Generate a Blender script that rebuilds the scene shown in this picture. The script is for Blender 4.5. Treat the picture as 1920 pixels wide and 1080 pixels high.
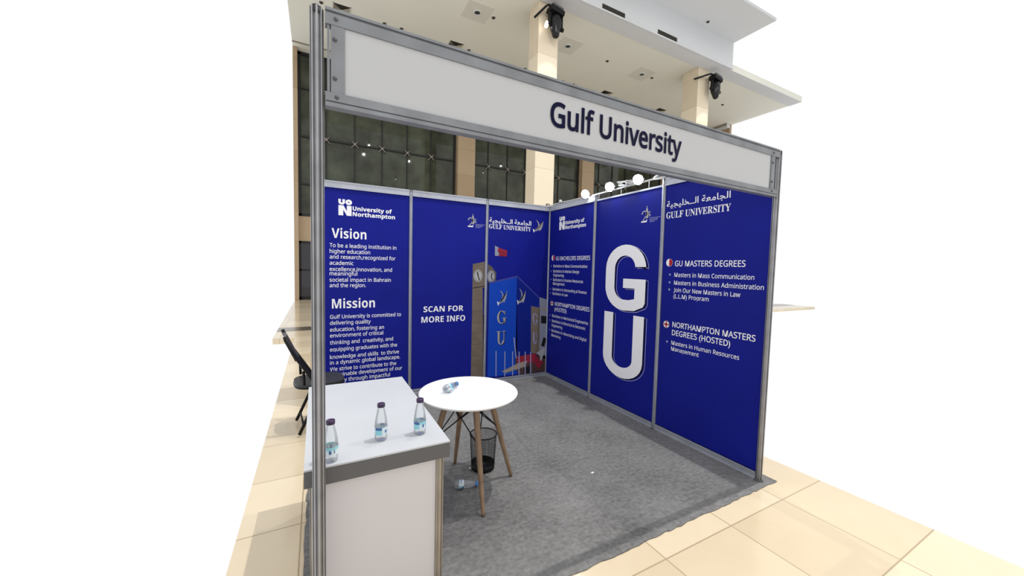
import bpy, bmesh, math, random
from math import sin, cos, pi, radians, atan2, hypot
from mathutils import Vector, Matrix, Euler
from mathutils.geometry import tessellate_polygon

SC = bpy.context.scene
for _o in list(bpy.data.objects):
    bpy.data.objects.remove(_o, do_unlink=True)
COL = SC.collection
random.seed(7)

# ---------------------------------------------------------------- camera
CAM_LOC = Vector((-3.0047, -4.5224, 1.5983))
CAM_ROT = Euler((radians(86.831), radians(-1.352), radians(-27.947)), 'XYZ')
FPX = 689.8
cd = bpy.data.cameras.new('camera')
cd.sensor_width = 36.0
cd.lens = FPX / 1920 * 36.0
cd.clip_start = 0.05
cam = bpy.data.objects.new('camera', cd)
cam.location = CAM_LOC
cam.rotation_euler = CAM_ROT
COL.objects.link(cam)
SC.camera = cam

# ---------------------------------------------------------------- world, exposure
W = bpy.data.worlds.new('hall_light')
SC.world = W
W.use_nodes = True
W.node_tree.nodes['Background'].inputs[0].default_value = (1, 1, 1, 1)
W.node_tree.nodes['Background'].inputs[1].default_value = 1.0
SC.view_settings.view_transform = 'Standard'
SC.view_settings.look = 'None'
SC.view_settings.exposure = 0.0
SC.view_settings.gamma = 1.0
SC.view_settings.use_curve_mapping = False

# hall ceiling lamps in front of the booth (seen only as points in the glass); first is nearly over the booth
HALL_LAMPS = [(0.70, -3.01, 520), (0.79, -0.14, 160), (4.60, -2.99, 260), (8.97, -2.97, 200), (12.47, 0.20, 150),
              (12.09, -3.09, 0), (4.90, -11.1, 0)]
LAMP_Z = 11.2

def area_light(name, loc, energy, size, color=(1, 1, 1), target=None):
    l = bpy.data.lights.new(name, 'AREA')
    l.shape = 'DISK'; l.size = size; l.energy = energy; l.color = color
    o = bpy.data.objects.new(name, l)
    o.location = loc
    if target is not None:
        o.rotation_euler = (Vector(target) - Vector(loc)).to_track_quat('-Z', 'Y').to_euler()
    COL.objects.link(o)
    return o
for (x, y, e) in HALL_LAMPS:
    if e:
        area_light('hall_lamp_light', (x, y, LAMP_Z - 0.02), e, 0.07, (1.0, 0.97, 0.92))

# ---------------------------------------------------------------- materials
MATS = {}
def srgb(r, g, b):
    f = lambda c: (c / 255 / 12.92) if c / 255 <= 0.04045 else ((c / 255 + 0.055) / 1.055) ** 2.4
    return (f(r), f(g), f(b), 1)

def mat(name, col, rough=0.5, metal=0.0, spec=0.5, emis=None, estr=0.0, noise=None, bump=None, trans=0.0):
    """noise=(scale, amount): value variation in the surface itself; bump=(scale, strength)"""
    if name in MATS: return MATS[name]
    m = bpy.data.materials.new(name); m.use_nodes = True
    nt = m.node_tree; b = nt.nodes['Principled BSDF']
    b.inputs['Base Color'].default_value = col
    b.inputs['Roughness'].default_value = rough
    b.inputs['Metallic'].default_value = metal
    b.inputs['Specular IOR Level'].default_value = spec
    if emis:
        b.inputs['Emission Color'].default_value = emis
        b.inputs['Emission Strength'].default_value = estr
    if noise or bump:
        tc = nt.nodes.new('ShaderNodeTexCoord')
    if noise:
        n = nt.nodes.new('ShaderNodeTexNoise'); n.inputs['Scale'].default_value = noise[0]; n.inputs['Detail'].default_value = 6
        nt.links.new(tc.outputs['Object'], n.inputs['Vector'])
        r = nt.nodes.new('ShaderNodeValToRGB')
        a = noise[1]
        r.color_ramp.elements[0].position = 0.3; r.color_ramp.elements[1].position = 0.7
        r.color_ramp.elements[0].color = tuple(c * (1 - a) for c in col[:3]) + (1,)
        r.color_ramp.elements[1].color = tuple(min(1, c * (1 + a)) for c in col[:3]) + (1,)
        nt.links.new(n.outputs['Fac'], r.inputs['Fac'])
        nt.links.new(r.outputs['Color'], b.inputs['Base Color'])
    if bump:
        n2 = nt.nodes.new('ShaderNodeTexNoise'); n2.inputs['Scale'].default_value = bump[0]; n2.inputs['Detail'].default_value = 4
        nt.links.new(tc.outputs['Object'], n2.inputs['Vector'])
        bp = nt.nodes.new('ShaderNodeBump'); bp.inputs['Strength'].default_value = bump[1]; bp.inputs['Distance'].default_value = 0.01
        nt.links.new(n2.outputs['Fac'], bp.inputs['Height'])
        nt.links.new(bp.outputs['Normal'], b.inputs['Normal'])
    MATS[name] = m
    return m

def stone_mat(name, col, joints, amt=0.10, rough=0.35, off=(0, 0, 0), grout=0.72, width=0.004, spec=0.5, vein=2.0):
    """Marble slabs: joints=(sx,sy,sz) spacing in metres along each axis (0 = none); each slab has its own tone and veining."""
    m = bpy.data.materials.new(name); m.use_nodes = True
    nt = m.node_tree; N = nt.nodes; L = nt.links
    b = N['Principled BSDF']; b.inputs['Roughness'].default_value = rough; b.inputs['Specular IOR Level'].default_value = spec
    g = N.new('ShaderNodeNewGeometry')
    sub = N.new('ShaderNodeVectorMath'); sub.operation = 'SUBTRACT'; sub.inputs[1].default_value = off
    L.new(g.outputs['Position'], sub.inputs[0])
    sep = N.new('ShaderNodeSeparateXYZ'); L.new(sub.outputs[0], sep.inputs[0])
    cells = N.new('ShaderNodeCombineXYZ')
    edge = None
    for i, s in enumerate(joints):
        if not s: continue
        dv = N.new('ShaderNodeMath'); dv.operation = 'DIVIDE'; dv.inputs[1].default_value = s
        L.new(sep.outputs[i], dv.inputs[0])
        fl = N.new('ShaderNodeMath'); fl.operation = 'FLOOR'; L.new(dv.outputs[0], fl.inputs[0]); L.new(fl.outputs[0], cells.inputs[i])
        fr = N.new('ShaderNodeMath'); fr.operation = 'FRACT'; L.new(dv.outputs[0], fr.inputs[0])
        a = N.new('ShaderNodeMath'); a.operation = 'SUBTRACT'; a.inputs[1].default_value = 0.5; L.new(fr.outputs[0], a.inputs[0])
        ab = N.new('ShaderNodeMath'); ab.operation = 'ABSOLUTE'; L.new(a.outputs[0], ab.inputs[0])
        gt = N.new('ShaderNodeMath'); gt.operation = 'GREATER_THAN'; gt.inputs[1].default_value = 0.5 - width / s; L.new(ab.outputs[0], gt.inputs[0])
        if edge is None: edge = gt
        else:
            mx = N.new('ShaderNodeMath'); mx.operation = 'MAXIMUM'; L.new(edge.outputs[0], mx.inputs[0]); L.new(gt.outputs[0], mx.inputs[1]); edge = mx
    wn = N.new('ShaderNodeTexWhiteNoise'); wn.noise_dimensions = '3D'; L.new(cells.outputs[0], wn.inputs['Vector'])
    add = N.new('ShaderNodeVectorMath'); add.operation = 'MULTIPLY_ADD'
    L.new(wn.outputs['Color'], add.inputs[0]); add.inputs[1].default_value = (9, 9, 9); L.new(g.outputs['Position'], add.inputs[2])
    nz = N.new('ShaderNodeTexNoise'); nz.inputs['Scale'].default_value = vein; nz.inputs['Detail'].default_value = 8; nz.inputs['Distortion'].default_value = 1.2
    L.new(add.outputs[0], nz.inputs['Vector'])
    mixv = N.new('ShaderNodeMath'); mixv.operation = 'MULTIPLY_ADD'; mixv.inputs[1].default_value = 0.6
    L.new(wn.outputs['Value'], mixv.inputs[0])
    sc = N.new('ShaderNodeMath'); sc.operation = 'MULTIPLY'; sc.inputs[1].default_value = 0.4; L.new(nz.outputs['Fac'], sc.inputs[0]); L.new(sc.outputs[0], mixv.inputs[2])
    r = N.new('ShaderNodeValToRGB'); r.color_ramp.elements[0].position = 0.1; r.color_ramp.elements[1].position = 0.9
    r.color_ramp.elements[0].color = (col[0] * (1 - amt), col[1] * (1 - amt * 1.25), col[2] * (1 - amt * 1.6), 1)
    r.color_ramp.elements[1].color = (min(1, col[0] * (1 + amt * .5)), min(1, col[1] * (1 + amt * .5)), min(1, col[2] * (1 + amt * .5)), 1)
    L.new(mixv.outputs[0], r.inputs['Fac'])
    mx = N.new('ShaderNodeMix'); mx.data_type = 'RGBA'
    L.new(edge.outputs[0], mx.inputs['Factor']); L.new(r.outputs['Color'], mx.inputs['A'])
    mx.inputs['B'].default_value = (col[0] * grout * .8, col[1] * grout * .72, col[2] * grout * .62, 1)
    L.new(mx.outputs['Result'], b.inputs['Base Color'])
    MATS[name] = m
    return m

def carpet_mat():
    m = bpy.data.materials.new('grey_needle_felt'); m.use_nodes = True
    nt = m.node_tree; N = nt.nodes; L = nt.links; b = N['Principled BSDF']
    b.inputs['Roughness'].default_value = 1.0; b.inputs['Specular IOR Level'].default_value = 0.05
    tc = N.new('ShaderNodeTexCoord')
    def noise(scale, detail, stretch=None):
        n = N.new('ShaderNodeTexNoise'); n.inputs['Scale'].default_value = scale; n.inputs['Detail'].default_value = detail
        if stretch:
            mp = N.new('ShaderNodeMapping'); mp.inputs['Scale'].default_value = stretch; mp.inputs['Rotation'].default_value = (0, 0, 0.5)
            L.new(tc.outputs['Object'], mp.inputs['Vector']); L.new(mp.outputs[0], n.inputs['Vector'])
        else: L.new(tc.outputs['Object'], n.inputs['Vector'])
        return n
    a, c, d = noise(2.2, 5), noise(40, 8), noise(14, 6, (1, 3, 1))
    def mul(n, k):
        q = N.new('ShaderNodeMath'); q.operation = 'MULTIPLY'; q.inputs[1].default_value = k; L.new(n.outputs['Fac'], q.inputs[0]); return q
    s1 = N.new('ShaderNodeMath'); s1.operation = 'ADD'; L.new(mul(a, .34).outputs[0], s1.inputs[0]); L.new(mul(c, .40).outputs[0], s1.inputs[1])
    s2 = N.new('ShaderNodeMath'); s2.operation = 'ADD'; L.new(s1.outputs[0], s2.inputs[0]); L.new(mul(d, .26).outputs[0], s2.inputs[1])
    r = N.new('ShaderNodeValToRGB'); e = r.color_ramp.elements
    e[0].position = 0.34; e[0].color = (.108, .107, .107, 1); e[1].position = 0.66; e[1].color = (.250, .248, .246, 1)
    L.new(s2.outputs[0], r.inputs['Fac']); L.new(r.outputs['Color'], b.inputs['Base Color'])
    bp = N.new('ShaderNodeBump'); bp.inputs['Strength'].default_value = 0.5; bp.inputs['Distance'].default_value = 0.006
    f = noise(180, 3); L.new(f.outputs['Fac'], bp.inputs['Height']); L.new(bp.outputs['Normal'], b.inputs['Normal'])
    MATS['carpet'] = m
    return m

def clear_mat(name, tint=(0.97, 0.985, 0.99), ior=1.35):
    """Thin clear plastic: transparent with a Fresnel gloss."""
    m = bpy.data.materials.new(name); m.use_nodes = True
    nt = m.node_tree; N = nt.nodes; L = nt.links
    N.remove(N['Principled BSDF'])
    t = N.new('ShaderNodeBsdfTransparent'); t.inputs[0].default_value = tint + (1,)
    g = N.new('ShaderNodeBsdfGlossy'); g.inputs['Roughness'].default_value = 0.04
    f = N.new('ShaderNodeLayerWeight'); f.inputs['Blend'].default_value = 0.28
    k = N.new('ShaderNodeMath'); k.operation = 'MULTIPLY'; k.inputs[1].default_value = 0.75
    L.new(f.outputs['Fresnel'], k.inputs[0])
    mx = N.new('ShaderNodeMixShader'); L.new(k.outputs[0], mx.inputs[0]); L.new(t.outputs[0], mx.inputs[1]); L.new(g.outputs[0], mx.inputs[2])
    df = N.new('ShaderNodeBsdfDiffuse'); df.inputs[0].default_value = (.8, .83, .86, 1)
    m2 = N.new('ShaderNodeMixShader'); m2.inputs[0].default_value = 0.13
    L.new(mx.outputs[0], m2.inputs[1]); L.new(df.outputs[0], m2.inputs[2]); mx = m2
    L.new(mx.outputs[0], N['Material Output'].inputs['Surface'])
    MATS[name] = m
    return m

ALU   = mat('led_lit_aluminium', (.47, .49, .55, 1), 0.42, 0.55, noise=(6, .10))  # bluish LED light on the wall rails and posts mixed into the colour
ALUP  = mat('unlit_aluminium', (.37, .37, .385, 1), 0.40, 0.6, noise=(9, .16))  # same aluminium for the front posts, darker, without the painted LED tint
ALUW  = mat('warm_aluminium', (.44, .405, .36, 1), 0.40, 0.6, noise=(9, .12))
ALUF  = mat('shaded_aluminium', (.25, .26, .275, 1), 0.48, 0.5, noise=(7, .16))  # darkened aluminium copy: weaker light on the sign frame put into its colour
ALUD  = mat('aluminium_slot', (.10, .10, .105, 1), 0.6, 0.3)
BLUE  = mat('blue_vinyl', (.0068, .0118, .235, 1), 0.5, spec=0.12, noise=(1.3, .12))
INK   = mat('white_vinyl', (.90, .90, .93, 1), 0.5, spec=0.2)
INKL  = mat('lilac_ink', (.30, .31, .55, 1), 0.5, spec=0.2)
GREYI = mat('silver_ink', (.36, .36, .40, 1), 0.45, spec=0.3)
NAVY  = mat('navy_vinyl', (.005, .005, .032, 1), 0.5, spec=0.1)
BOARD = mat('white_board', (.54, .545, .555, 1), 0.5, spec=0.3)
GLASS = mat('dark_glazing', (.052, .060, .042, 1), 0.02, spec=0.32, noise=(1.1, .55))
GLASSD= mat('door_glazing', (.018, .017, .024, 1), 0.05, spec=0.6)
MULL  = mat('black_mullion', (.008, .008, .008, 1), 0.6)
STEEL = mat('spider_steel', (.30, .28, .25, 1), 0.35, 0.7)
CEIL  = mat('cream_plaster', (.76, .75, .67, 1), 0.9, spec=0.1, noise=(.25, .04))
CEILW = mat('white_plaster', (.64, .65, .66, 1), 0.9, spec=0.1, noise=(.25, .04))
PLATE = mat('grey_access_plate', (.66, .64, .57, 1), 0.8)
DARK  = mat('dark_recess', (.045, .042, .035, 1), 0.8)
BLACK = mat('black_paint', (.007, .007, .008, 1), 0.45, spec=0.2)
BLKPL = mat('black_plastic', (.022, .022, .023, 1), 0.45)
FLOORM= stone_mat('cream_marble_tiles', (.69, .59, .43), (.60, .60, 0), .16, 0.16, off=(-1.295, -3.21, 0))
PILLM = stone_mat('beige_stone', (.73, .645, .50), (0, 0, 1.25), .14, 0.45, grout=.8, width=.006, vein=1.2)
WALLM = stone_mat('tan_stone', (.40, .30, .19), (0, 0, 1.25), .16, 0.5, grout=.8, width=.006, vein=1.0)
CARPET= carpet_mat()
CLEAR = clear_mat('clear_plastic')

# ---------------------------------------------------------------- mesh helpers
def BM(): return bmesh.new()

def add_box(bm, x0, x1, y0, y1, z0, z1, M=None, mi=0):
    c = [(x0, y0, z0), (x1, y0, z0), (x1, y1, z0), (x0, y1, z0), (x0, y0, z1), (x1, y0, z1), (x1, y1, z1), (x0, y1, z1)]
    v = [bm.verts.new(M @ Vector(p) if M else p) for p in c]
    for f in ((0, 3, 2, 1), (4, 5, 6, 7), (0, 1, 5, 4), (1, 2, 6, 5), (2, 3, 7, 6), (3, 0, 4, 7)):
        bm.faces.new([v[i] for i in f]).material_index = mi
    return v

def add_tube(bm, pts, r, seg=10, mi=0, caps=True):
    """Round bar through points; r a number or a list."""
    pts = [Vector(p) for p in pts]
    rr = r if isinstance(r, (list, tuple)) else [r] * len(pts)
    rings = []
    n = None
    for i, p in enumerate(pts):
        t = (pts[min(i + 1, len(pts) - 1)] - pts[max(i - 1, 0)]).normalized()
        if n is None:
            n = t.orthogonal().normalized()
        else:
            n = (n - t * n.dot(t)).normalized()
        b = t.cross(n)
        rings.append([bm.verts.new(p + (n * cos(a) + b * sin(a)) * rr[i]) for a in [2 * pi * k / seg for k in range(seg)]])
    for A, B in zip(rings, rings[1:]):
        for k in range(seg):
            f = bm.faces.new((A[k], A[(k + 1) % seg], B[(k + 1) % seg], B[k])); f.smooth = True; f.material_index = mi
    if caps:
        bm.faces.new(rings[0][::-1]).material_index = mi; bm.faces.new(rings[-1]).material_index = mi

def add_lathe(bm, prof, seg=32, M=None, mi=0, smooth=True):
    """prof: list of (radius, height) from bottom to top, around Z."""
    rings = []
    for (r, z) in prof:
        if r < 1e-6:
            p = Vector((0, 0, z)); rings.append([bm.verts.new(M @ p if M else p)])
        else:
            ring = []
            for k in range(seg):
                p = Vector((r * cos(2 * pi * k / seg), r * sin(2 * pi * k / seg), z)); ring.append(bm.verts.new(M @ p if M else p))
            rings.append(ring)
    for A, B in zip(rings, rings[1:]):
        for k in range(seg):
            k2 = (k + 1) % seg
            if len(A) == 1 and len(B) == 1: continue
            if len(A) == 1: f = bm.faces.new((A[0], B[k2], B[k]))
            elif len(B) == 1: f = bm.faces.new((A[k], A[k2], B[0]))
            else: f = bm.faces.new((A[k], A[k2], B[k2], B[k]))
            f.smooth = smooth; f.material_index = mi

def add_prism(bm, poly, h0, h1, M=None, mi=0):
    """Extrude a 2D polygon (x,y) from z=h0 to h1."""
    A = [bm.verts.new(M @ Vector((x, y, h0)) if M else (x, y, h0)) for x, y in poly]
    B = [bm.verts.new(M @ Vector((x, y, h1)) if M else (x, y, h1)) for x, y in poly]
    n = len(poly)
    for k in range(n):
        bm.faces.new((A[k], A[(k + 1) % n], B[(k + 1) % n], B[k])).material_index = mi
    tri = tessellate_polygon([[Vector((x, y, 0)) for x, y in poly]])
    for t in tri:
        try:
            bm.faces.new([A[i] for i in t][::-1]).material_index = mi
            bm.faces.new([B[i] for i in t]).material_index = mi
        except ValueError: pass

def obj(name, bm, mats, parent=None, bevel=0.0, recalc=True):
    if recalc: bmesh.ops.recalc_face_normals(bm, faces=bm.faces)
    me = bpy.data.meshes.new(name); bm.to_mesh(me); bm.free()
    for m in (mats if isinstance(mats, (list, tuple)) else [mats]): me.materials.append(m)
    o = bpy.data.objects.new(name, me); COL.objects.link(o)
    if parent: 
        o.parent = parent
    if bevel:
        md = o.modifiers.new('bevel', 'BEVEL'); md.width = bevel; md.segments = 2; md.limit_method = 'ANGLE'
    return o

def tag(o, label, cat, group=None):
    o['label'] = label; o['category'] = cat
    if group: o['group'] = group
    return o

def thing(name, label, cat, loc=(0, 0, 0), rot=(0, 0, 0), group=None):
    o = bpy.data.objects.new(name, None); COL.objects.link(o)
    o.empty_display_size = 0.1
    o.location = loc; o.rotation_euler = rot
    return tag(o, label, cat, group)

def struct(name, bm, m, parent=None, **k):
    o = obj(name, bm, m, parent, **k)
    if not parent: o['kind'] = 'structure'
    return o

def dup(root, label, loc=None, rot=None):
    """Copy of a thing with its parts and sub-parts."""
    r = root.copy(); COL.objects.link(r); r['label'] = label
    if loc is not None: r.location = loc
    if rot is not None: r.rotation_euler = rot
    for ch in list(root.children):
        c = ch.copy(); COL.objects.link(c); c.parent = r
        for g in list(ch.children):
            d = g.copy(); COL.objects.link(d); d.parent = c
    return r

def quadpath(p0, p1, p2, n=8):
    p0, p1, p2 = Vector(p0), Vector(p1), Vector(p2)
    return [p0 * (1 - t) ** 2 + p1 * 2 * t * (1 - t) + p2 * t * t for t in [i / n for i in range(n + 1)]]

# measuring: the point of a flat wall that a pixel of the 1920x1080 frame looks at
_CM = CAM_ROT.to_matrix()
def look(x, y, axis, val):
    d = _CM @ Vector(((x - 960) / FPX, (540 - y) / FPX, -1))
    return CAM_LOC + d * ((val - CAM_LOC[axis]) / d[axis])
def on_back(x, y):
    p = look(x, y, 1, -0.004); return (p.x, p.z)
def on_right(x, y):
    p = look(x, y, 0, -0.004); return (-p.y, p.z)
def on_fascia(x, y):
    p = look(x, y, 1, -3.014); return (p.x, p.z)
MEAS = {'back': on_back, 'right': on_right, 'fascia': on_fascia}
def place3(plane, u, v, k):
    d = 0.0036 + 0.0005 * k
    if plane == 'back': return (u, -d, v)
    if plane == 'right': return (-d, -u, v)
    return (u, -3.0106 - d, v)

# ================================================================ SETTING
bm = BM(); add_prism(bm, [(-3.42, -6.0), (0.45, -6.0), (0.45, 4.5), (18.9, 4.5), (18.9, 14.2), (-3.82, 14.2), (-3.82, 4.5), (-3.42, 4.5)], -0.12, 0.0); struct('floor', bm, FLOORM)
bm = BM(); add_box(bm, -3.82, 18.9, 5.37, 5.95, 0.0, 0.003)
struct('trim_1', bm, stone_mat('dark_inlay_stone', (.10, .085, .065), (.6, .6, 0), .2, 0.2, off=(-1.295, -3.21, 0)))
ZC = 10.40; YE = 5.65; YG = 13.80
bm = BM(); add_box(bm, -3.82, 18.9, YE + 0.02, 14.2, ZC, ZC + 0.25)
struct('ceiling', bm, CEIL)
bm = BM(); add_box(bm, 3.6, 12.95, YE - 0.03, YE + 0.02, ZC, 11.55); add_box(bm, 3.6, 12.95, YE - 0.075, YE - 0.03, ZC - 0.02, ZC + 0.03)
add_box(bm, 3.6, 18.9, YE + 0.02, YE + 0.6, ZC - 0.02, ZC)
struct('wall_bulkhead', bm, CEILW)
bm = BM(); add_box(bm, 3.6, 12.95, 3.95, YE + 0.02, 11.5, 11.6); struct('ceiling_upper', bm, CEILW)
bm = BM(); add_box(bm, -3.82, 18.7, 13.0, 13.06, ZC - 0.035, ZC); struct('trim_2', bm, mat('grey_trim', (.25, .225, .185, 1), 0.7))

# back wall: stone piers, lintel band, and three glazed bays over it
bm = BM()
PIERS = [(-3.82, -3.66), (3.29, 4.22), (11.15, 12.06), (18.28, 18.75)]
for (a, b) in PIERS: add_box(bm, a, b, YG - 0.38, 14.2, 0.0, ZC)
for (a, b) in ((-3.66, 3.29), (4.22, 11.15), (12.06, 18.28)):
    add_box(bm, a, b, YG - 0.02, 14.2, 2.53, 3.60)
    add_box(bm, a, b, YG + 0.12, 14.2, 3.60, ZC)
    if a > -3: add_box(bm, a, b, YG + 0.12, 14.2, 0, 2.53)
struct('wall_back', bm, WALLM)
def window(n, x0, x1, xs, rows):
    f = BM()
    for x in xs: add_box(f, x - 0.022, x + 0.022, YG - 0.05, YG, 3.6, ZC)
    for x in (x0 + 0.05, x1 - 0.06): add_box(f, x - 0.05, x + 0.06, YG - 0.06, YG + 0.02, 3.6, ZC)
    for z in rows: add_box(f, x0, x1, YG - 0.07, YG - 0.03, z - 0.035, z + 0.035)
    add_box(f, x0, x1, YG - 0.06, YG, ZC - 0.12, ZC); add_box(f, x0, x1, YG - 0.06, YG, 3.6, 3.7)
    w = struct('window_%d' % n, f, MULL)
    g = BM(); add_box(g, x0, x1, YG, YG + 0.03, 3.6, ZC); obj('glazing', g, GLASS, w)
    first = None
    for z in rows:
        for x in xs:
            if first is None:
                s = BM()
                for k in range(4):
                    a = pi / 4 + k * pi / 2
                    add_tube(s, [(0, 0, 0), (cos(a) * .26, 0.05, sin(a) * .26)], [.03, .016], 6)
                add_lathe(s, [(0, -.05), (.06, -.05), (.06, .05), (0, .05)], 10, Matrix.Rotation(pi / 2, 4, 'X'))
                first = o = obj('spider_fitting', s, STEEL, w)
            else:
                o = first.copy(); COL.objects.link(o); o.parent = w
            o.location = (x, YG - 0.09, z)
window(1, -3.66, 3.29, [-2.60, -1.45, -0.28, 0.87, 2.03], (4.96, 6.95, 8.93))
window(2, 4.22, 11.15, [5.11, 6.26, 7.37, 8.52, 9.65], (6.95, 8.93))
window(3, 12.06, 18.28, [12.72, 13.84, 14.96, 16.13, 17.27], (6.95, 8.93))
d = BM()
for x in (-3.62, -2.5, -1.35): add_box(d, x - 0.04, x + 0.04, YG - 0.05, YG + 0.03, 0, 2.53)
add_box(d, -3.66, -1.3, YG - 0.05, YG + 0.03, 2.43, 2.53); add_box(d, -3.66, -1.3, YG - 0.05, YG + 0.03, 0, 0.12); add_box(d, -3.66, -1.3, YG - 0.05, YG + 0.03, 1.25, 1.32)
dr = struct('door_1', d, MULL)
g = BM(); add_box(g, -3.66, -1.3, YG, YG + 0.02, 0, 2.53); obj('glazing', g, GLASSD, dr)
bm = BM(); add_box(bm, -1.3, 3.29, YG, 14.2, 0, 2.53); struct('wall_back_base', bm, WALLM)
# right end wall under a white cornice, far behind the booth
bm = BM(); add_box(bm, 18.7, 18.9, 9.25, 14.2, 0, ZC); struct('wall_right', bm, WALLM)
bm = BM(); add_box(bm, 18.45, 18.7, 9.25, YG - 0.4, ZC - 0.22, ZC - 0.02); struct('trim_3', bm, CEILW)
bm = BM(); add_box(bm, 18.36, 18.45, 9.25, YG - 0.4, ZC - 0.1, ZC); struct('trim_4', bm, MATS['grey_trim'])

# ---- free-standing stone pillars
def pillar(x0, x1, y0, y1, label):
    t = thing('stone_pillar', label, 'pillar', (x0, y0, 0), group='hall pillars')
    b = BM(); add_box(b, 0, x1 - x0, 0, y1 - y0, 0, ZC); obj('shaft', b, PILLM, t, bevel=0.01)
    c = BM(); add_box(c, -0.03, x1 - x0 + 0.03, -0.03, y1 - y0 + 0.03, 0, 0.18); obj('plinth', c, WALLM, t)
pillar(3.51, 4.29, 6.28, 6.90, 'square beige stone pillar rising behind the middle of the sign board')
pillar(11.50, 12.27, 6.18, 6.96, 'square beige stone pillar above the right end of the sign board')

# ---- ceiling fittings
def diffuser(x, y, label):
    t = thing('ceiling_diffuser', label, 'air vent', (x, y, ZC), group='square ceiling air diffusers')
    s = 0.29
    f = BM()
    for (a, b, c, e) in ((-s, s, -s, -s + .025), (-s, s, s - .025, s), (-s, -s + .025, -s, s), (s - .025, s, -s, s)): add_box(f, a, b, c, e, -0.008, 0)
    obj('frame', f, CEIL, t)
    bk = BM(); add_box(bk, -s + .02, s - .02, -s + .02, s - .02, -0.006, -0.001); obj('backing', bk, MULL, t)
    # four-way slanted louvre blades
    l = BM()
    for k in range(5):
        r0 = 0.02 + 0.05 * k; r1 = r0 + 0.036
        for q in range(4):
            M = Matrix.Rotation(q * pi / 2, 4, 'Z')
            p = [(-r0, r0, -0.007), (r0, r0, -0.007), (r1, r1, -0.036), (-r1, r1, -0.036)]
            l.faces.new([l.verts.new(M @ Vector(c)) for c in p]); l.faces.new([l.verts.new(M @ (Vector(c) + Vector((0, 0, .0015)))) for c in p[::-1]])
    obj('louvre_blades', l, [mat('louvre_paint', (.55, .50, .41, 1), 0.7)], t, recalc=False)
diffuser(-2.19, 10.08, 'square ceiling air diffuser above the top of the front left post')
diffuser(1.93, 10.08, 'square ceiling air diffuser left of the big pillar, above the sign board')
diffuser(9.80, 10.10, 'square ceiling air diffuser just over the sign lettering')
diffuser(13.68, 10.10, 'square ceiling air diffuser nearest the right pillar, over the sign board')

def access_plate(x, y, label):
    t = thing('downlight_plate', label, 'ceiling light', (x, y, ZC), group='square ceiling plates with a round lamp')
    b = BM(); add_box(b, -.45, .45, -.45, .45, -0.012, 0); obj('plate', b, PLATE, t)
    r = BM(); add_lathe(r, [(.10, -.012), (.10, -.03), (.135, -.03), (.14, -.012)], 28); obj('lamp_ring', r, CEILW, t)
    e = BM(); add_lathe(e, [(0, -.016), (.10, -.016), (.10, -.012)], 28); obj('lens', e, DARK, t)
access_plate(1.96, 7.84, 'square ceiling plate with round lamp, left of the big pillar')
access_plate(5.82, 7.84, 'square ceiling plate with round lamp, just right of the big pillar')
access_plate(9.93, 7.87, 'square ceiling plate with round lamp, nearest the right pillar')

DOTS = [(-2.82, 10.03, 'small dark round ceiling fitting over the front left post'),
        (-0.77, 10.08, 'small dark round ceiling fitting, left of a close pair above the sign board'),
        (-0.16, 10.07, 'small dark round ceiling fitting, right of a close pair over the sign'),
        (2.56, 7.80, 'small dark round ceiling fitting beside the leftmost lamp plate'),
        (2.52, 10.07, 'small dark round ceiling fitting right of the diffuser left of the big pillar'),
        (7.87, 7.84, 'small dark round ceiling fitting alone between two lamp plates'),
        (5.18, 10.11, 'small dark round ceiling fitting against the left side of the big pillar'),
        (7.25, 10.15, 'small dark round ceiling fitting low beside the right edge of the big pillar'),
        (7.85, 10.13, 'small dark round ceiling fitting right of the one beside the big pillar'),
        (10.55, 7.85, 'small dark round ceiling fitting under the right corner of the right lamp plate'),
        (10.51, 10.15, 'small dark round ceiling fitting right of the diffuser over the lettering'),
        (13.16, 10.16, 'small dark round ceiling fitting left of the diffuser by the right pillar'),
        (15.20, 10.17, 'small dark round ceiling fitting against the left side of the right pillar'),
        (15.85, 7.88, 'small dark round ceiling fitting right of the right pillar'),
        (10.72, 5.30, 'small dark round fitting on the upper white ceiling')]
dot = None
for (x, y, lb) in DOTS:
    z = 11.5 if y < 5.6 else ZC
    if dot is None:
        dot = thing('ceiling_sensor', lb, 'ceiling fitting', (x, y, z), group='small round ceiling fittings')
        b = BM(); add_lathe(b, [(0, -.05), (.045, -.045), (.06, -.015), (.065, 0)], 16); obj('body', b, DARK, dot)
        b = BM(); add_lathe(b, [(.065, -.008), (.085, -.006), (.085, 0)], 16); obj('rim', b, PLATE, dot)
    else: dup(dot, lb, (x, y, z))

def slot_vent(x0, x1, label):
    t = thing('bulkhead_vent', label, 'air vent', ((x0 + x1) / 2, YE - 0.03, ZC + 0.03), group='long dark vents in the ceiling bulkhead')
    w = (x1 - x0) / 2
    b = BM(); add_box(b, -w, w, -0.012, 0, 0, 0.185); obj('backing', b, DARK, t)
    l = BM()
    for k in range(5): add_box(l, -w + .01, w - .01, -0.03, -0.012, 0.02 + k * .036, 0.026 + k * .036)
    obj('louvre_blades', l, mat('bronze_blades', (.07, .065, .05, 1), 0.6), t)
slot_vent(5.61, 6.64, 'long dark slotted vent in the white bulkhead, nearer the big pillar')
slot_vent(8.31, 9.36, 'long dark slotted vent in the white bulkhead, nearer the right pillar')

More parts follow.
